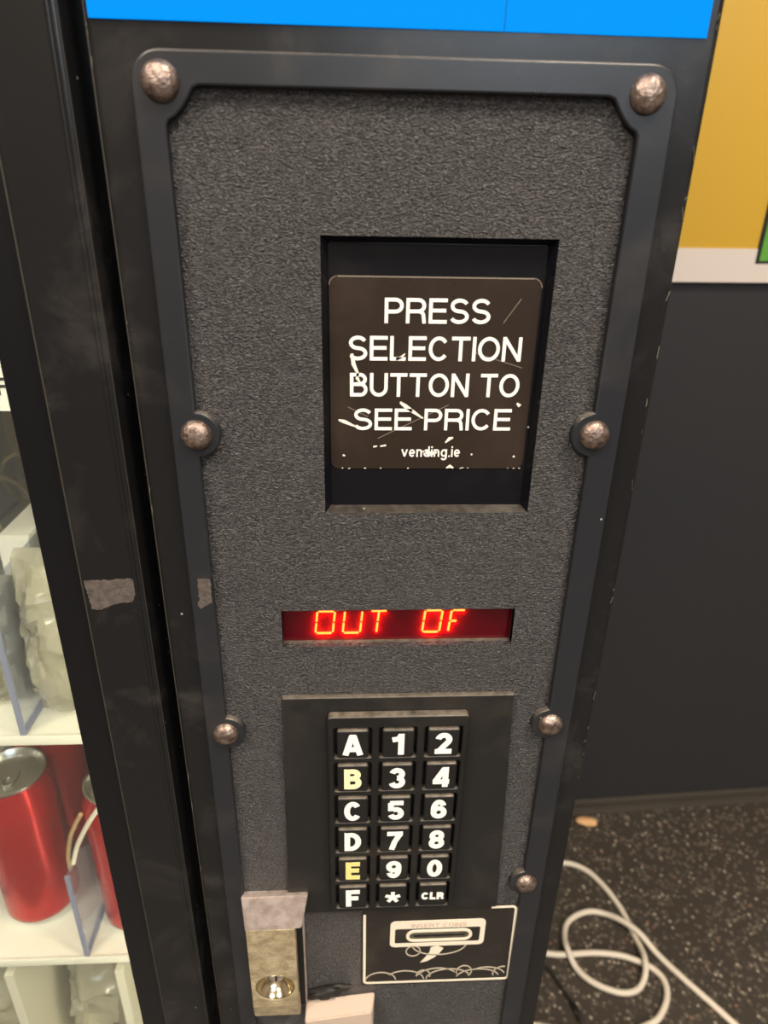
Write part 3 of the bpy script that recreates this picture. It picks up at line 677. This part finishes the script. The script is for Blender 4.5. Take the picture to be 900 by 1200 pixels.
def ragged(pts, yf, name, lab, amp=0.5):
    out = []; R_ = random.Random(11)
    for k in range(len(pts)):
        a, b = Vector(pts[k]), Vector(pts[(k + 1) % len(pts)]); n = max(2, int((b - a).length / 1.0))
        for q in range(n): p = a.lerp(b, q / n); out.append((p.x + R_.uniform(-amp, amp), p.y + R_.uniform(-amp, amp)))
    return plate(name, [out], yf, 0.15, M['residue'], vm, label=lab)
ragged([(-51.6, -181.8), (-30.6, -181.0), (-30.4, -187), (-32.6, -192.2), (-40, -193.5), (-46, -196.2), (-50.4, -196.0)], -0.12, 'tape_residue', 'greyish tape residue patch on the door stile', 0.3)
ragged([(-4.2, -181.4), (1.2, -181.4), (1.0, -193.5), (-1.0, -194.4), (-4.4, -196.4), (-5.4, -194.5), (-4.4, -191.8)], -0.12, 'tape_residue', 'small tape residue patch on the panel frame', 0.25)
# worn chips along the outer column edge and the panel frame
ch = []; R_ = random.Random(5)
for k in range(20):
    z = R_.uniform(-330, 60); ch.append((ribbon_mesh([(179.0 + R_.uniform(-0.7, 0.5), z), (179.0 + R_.uniform(-0.7, 0.5), z + R_.uniform(0.6, 5.0))], R_.uniform(0.1, 0.3), YC - 0.05, 0.4), 0))
for k in range(30):
    x = R_.uniform(20, 160); ch.append((ribbon_mesh([(x, 8.1 + R_.uniform(-0.2, 0.3)), (x + R_.uniform(0.5, 4), 8.1 + R_.uniform(-0.2, 0.3))], R_.uniform(0.12, 0.3), 0.2, 0.4), 0))
for k in range(10):
    z = R_.uniform(-420, 20); ch.append((ribbon_mesh([(-20.4, z), (-20.4 + R_.uniform(-0.2, 0.3), z + R_.uniform(0.6, 5.0))], R_.uniform(0.12, 0.35), YC + 0.1, 0.4), 0))
chp = join_meshes('paint_chips', ch, [mat('chipped_bare_paint', (0.13, 0.12, 0.10), 0.7)], vm, 'fine pale paint chips along the edges', smooth=0); chp['kind'] = 'stuff'

# ------------------------------------------------------------------ inside the machine: lamp, trays, dividers
tube('interior_lamp', [(-44, 44, z) for z in (-960, 690)], 8, mat('tube_lamp', (0.9, 0.9, 0.8), 0.5, emit=(1.0, 0.92, 0.68), es=12.5), vm, 'interior lamp tube')
trays = []
for k, zf in enumerate((-131.0, -357.5, -585.0, -812.0)):
    tr = box('tray', -765, -24, 100.5, 540, zf - 4, zf, M['traywhite'] if k in (1, 2) else M['cream'], vm, 0.8, 'white product tray')
    box('tray_lip', -765, -24, 98.2, 100.5, zf - 6.5, zf + 1.0, M['traywhite'], tr, 0.5)
    trays.append(tr)
def price_tag(k, x, zc, w, h, s, cap):
    plate('price_tag', [rrect(x - w / 2, x + w / 2, zc - h / 2, zc + h / 2, 1, 2)], 96.6, 1.2, M['card'], trays[k], label='white price tag')
    me = text_mesh(s, x + w / 2 - 6, zc - cap / 2, cap, 96.2, 0.3, 0.17); me.name = 'tag_lettering'
    for v in me.vertices: v.co = W(*v.co)
    link('tag_lettering', me, M['ink'], trays[k], 0)
price_tag(0, -131, -124, 44, 26, 'F', 9)
def divider(k, x, z0, z1, y0=101, y1=480, m='acrylic', t=1.6):
    z = z0; bm = bmesh.new(); add_box(bm, x - t / 2, x + t / 2, y0, y1, z0, z1)
    d = from_bm('divider', bm, M[m], trays[k], 35, 'clear plastic lane divider' if m == 'acrylic' else 'cream lane divider')
    if m == 'acrylic':
        bm = bmesh.new(); add_box(bm, x - t * 1.1, x + t * 1.1, y0 - 1.8, y0 - 0.1, z0, z1); add_box(bm, x - t, x + t, y0, y1, z0 + 0.1, z0 + 3.2)
        from_bm('divider_edging', bm, M['acryledge'], trays[k], 35)
for x in (-152, -232, -312): divider(1, x, -357.4, -246)
for x in (-147.5, -250, -330): divider(2, x, -584.9, -492)
for x in (-216, -128, -304): divider(3, x, -811.9, -612, 104, 480, 'cream', 7)
def spiral(k, x, zc, rad, y0, y1, pitch, m, wr=1.9):
    n = int((y1 - y0) / pitch * 28); pts = []
    for i in range(n + 1):
        t = i / 28 * 2 * math.pi; pts.append((x + rad * math.sin(t), y0 + pitch * i / 28, zc - rad * math.cos(t)))
    tube('spiral', pts, wr, M[m], trays[k], 'wire vending spiral', res=2)
spiral(1, -272, -319, 36.5, 150, 470, 62, 'gold')

for pts_, nm_, lb_ in (([(-139, 122, -454), (-147.2, 126, -469.7), (-154.3, 129, -485.9), (-159.9, 130, -507.4), (-160.5, 130, -522)], 'gold', 'gold wire loop end'), ([(-118, 107, -432), (-126.6, 108, -445.6), (-133.5, 109, -458.3), (-140.9, 110, -474), (-146.3, 110, -491)], 'cream', 'cream wire loop end')):
    tube('spiral_end', smooth_path(pts_), 1.7, M[nm_], trays[2], lb_, res=2)
# ------------------------------------------------------------------ products
def can(x, y, label):
    z0 = -584.9; R0 = 28.5
    c = thing('drink_can', (x, y, z0), label, 'can', 'red drink cans in the machine')
    lathe('can_body', [(0, 3), (17, 1.5), (20, 0), (22, 1.0), (R0, 9), (R0, 14), (R0, 17), (R0, 58), (R0, 100), (R0, 129), (24.2, 142.5), (24.2, 143)], (x, y, z0), 'z', [M['canred'], M['canwhite'], M['alu']], c, 40, mi=[2, 2, 2, 2, 0, 0, 0, 0, 0, 0, 2])
    lathe('can_lid', [(24.2, 142.5), (25.4, 144), (25.4, 145.6), (24.2, 146), (23.2, 144.6), (21.4, 140.2), (20.4, 140.6), (9, 141.0), (0, 141.0)], (x, y, z0), 'z', M['alu'], c, 40, 'aluminium lid')
    bm = bmesh.new()
    me = plate_mesh([[(a * 0.62, b) for a, b in circ(0, 0, 10.5, 24)], [(a * 0.6, b - 5) for a, b in circ(0, 0, 3.8, 16)]], 0, 1.2, 0.2)
    for v in me.vertices: v.co = Vector((x + v.co.x, y + v.co.z - 2.5, z0 + 142.6 - v.co.y))
    for v in me.vertices: v.co = W(*v.co)
    link('pull_tab', me, M['alu'], c, 35)
can(-200, 152, 'red drink can with its silver lid fully in view behind glass')
can(-115.5, 142, 'red drink can half hidden behind the black door frame')
can(-200, 216, 'red drink can standing directly behind the fully visible front can'); can(-115.5, 206, 'red drink can standing behind the one at the door frame')
can(-200, 280, 'red drink can third in the lane of the fully visible can'); can(-115.5, 270, 'red drink can third in the lane at the door frame')


def pouch(name, cx, cy, z0, w, d, h, label, group, mats, seed, tilt=0.0):
    t = thing(name, (cx, cy, z0), label, 'packet', group)
    for nm, k, m, amp in (('filling', 0.84, mats[1], 0.16), ('wrapper', 1.0, mats[0], 0.34)):
        bm = bmesh.new(); bmesh.ops.create_grid(bm, x_segments=2, y_segments=2, size=1); bm.clear()
        nu, nv = 36, 30; rows_ = []
        for j in range(nv + 1):
            s = j / nv; th = (math.sin(math.pi * min(max(s, 0.0), 1.0)) ** 0.42) if 0 < s < 1 else 0.0
            row = []
            for i in range(nu):
                a = 2 * math.pi * i / nu; ca, sa = math.cos(a), math.sin(a)
                ex = math.copysign(abs(ca) ** 0.55, ca); ey = math.copysign(abs(sa) ** 0.75, sa)
                q = Vector((ca * 1.3 + seed, sa * 1.3, s * 3.0)); n = noise.noise(q * 2.2) * amp + abs(noise.noise(q * 3.7)) * amp * 0.9 - abs(noise.noise(q * 8.0)) * amp * 0.35
                px = ex * w / 2 * k * (0.93 + 0.07 * th) * (1 + n * 0.25); py = ey * (d / 2 * k * th * (1 + n * 1.4) + 0.6)
                pz = (1 - k) * h * 0.35 + s * h * (k if k < 1 else 1.0)
                row.append(bm.verts.new((cx + px, cy + py + tilt * s * h, z0 + pz + 0.3)))
            rows_.append(row)
        for j in range(nv):
            for i in range(nu): bm.faces.new((rows_[j][i], rows_[j][(i + 1) % nu], rows_[j + 1][(i + 1) % nu], rows_[j + 1][i]))
        bm.faces.new(rows_[0][::-1]); bm.faces.new(rows_[-1])
        from_bm(nm, bm, m, t, 28)
    return t
WR = (M['wrap'], M['filling'])
pouch('snack_packet', -123, 126, -357.2, 50, 36, 122, 'clear-wrapped pale packet at the front of the upper tray', 'clear-wrapped packets', WR, 1.0, 0.04)
pouch('snack_packet', -118, 200, -357.2, 58, 52, 128, 'clear-wrapped pale packet behind the front one on the upper tray', 'clear-wrapped packets', WR, 4.0, 0.1)
pouch('snack_packet', -192, 140, -357.2, 60, 40, 92, 'clear-wrapped pale packet left of the clear divider', 'clear-wrapped packets', WR, 7.0, 0.1)
pouch('snack_packet', -168, 150, -811.7, 62, 54, 150, 'clear-wrapped pale packet on the bottom tray between cream dividers', 'clear-wrapped packets', WR, 9.0, 0.1)
pouch('snack_packet', -262, 150, -811.7, 62, 54, 140, 'clear-wrapped pale packet at the far left of the bottom tray', 'clear-wrapped packets', WR, 12.0, 0.1)
bx = thing('carton', (-165, 290, -357.4), 'slim white carton standing on the upper tray', 'carton')
box('carton_body', -176, -154.5, 166, 380, -357.2, -246, M['card'], bx, 1.2)
box('carton_flap', -175.5, -155, 168, 378, -246, -245.2, M['card'], bx, 0.3)

# ------------------------------------------------------------------ on the floor
FZ = -ZF
ca = [(380, 545, 5), (432, 548, 5), (464, 533, 5), (484, 504, 5), (498, 467, 4.6), (503, 434, 4.6), (505, 412, 4.6), (505, 394, 9), (502, 374, 14.6), (495, 354, 10), (480, 339, 5), (459, 334, 5), (435, 340, 5), (412, 354, 5), (397, 373, 6), (390, 395, 15), (393, 417, 8), (403, 439, 5), (421, 452, 5), (446, 459, 5), (469, 453, 7), (490, 435, 14.5), (510, 414, 14.5), (528, 387, 6), (552, 351, 5), (575, 319, 5), (595, 290, 5), (640, 225, 5), (690, 150, 5)]
tag(tube('power_cable', smooth_path([(x, y, FZ + z + 0.3) for x, y, z in ca]), 4.5, M['cable']), 'cream white cable with one big loop on the speckled floor', 'cable')
cb = [(320, 402, 5), (364, 394, 5), (386, 392, 5), (431, 393, 5), (469, 388, 5), (495, 378, 5), (512, 367, 5), (522, 351, 5), (519, 330, 5), (503, 308, 5), (481, 293, 5), (430, 281, 5), (370, 286, 5), (300, 300, 5)]
tag(tube('extension_cable', smooth_path([(x, y, FZ + z + 0.3) for x, y, z in cb]), 4.5, M['cable']), 'cream white cable curling back under the machine across the loop', 'cable')
cb2 = [(330, 400), (356, 373), (366, 352), (376, 328), (380, 308), (386, 270), (395, 220)]
tag(tube('thin_cable', smooth_path([(x, y, FZ + (2.8 if y > 320 or y < 290 else 13)) for x, y in cb2]), 2.6, M['blackcable']), 'thin black cable beside the machine edge', 'cable')
bm = bmesh.new(); bmesh.ops.create_icosphere(bm, subdivisions=3, radius=1.0)
for v in bm.verts:
    n = 1 + 0.25 * noise.noise(v.co * 1.7); v.co = Vector((498 + v.co.x * 20 * n, 631 + v.co.y * 9 * n - v.co.x * 3, FZ + 6.2 + max(v.co.z, -0.9) * 6.5 * n))
tag(from_bm('food_crumb', bm, M['crumb'], None, 60), 'orange food crumb on the floor by the skirting', 'crumb')
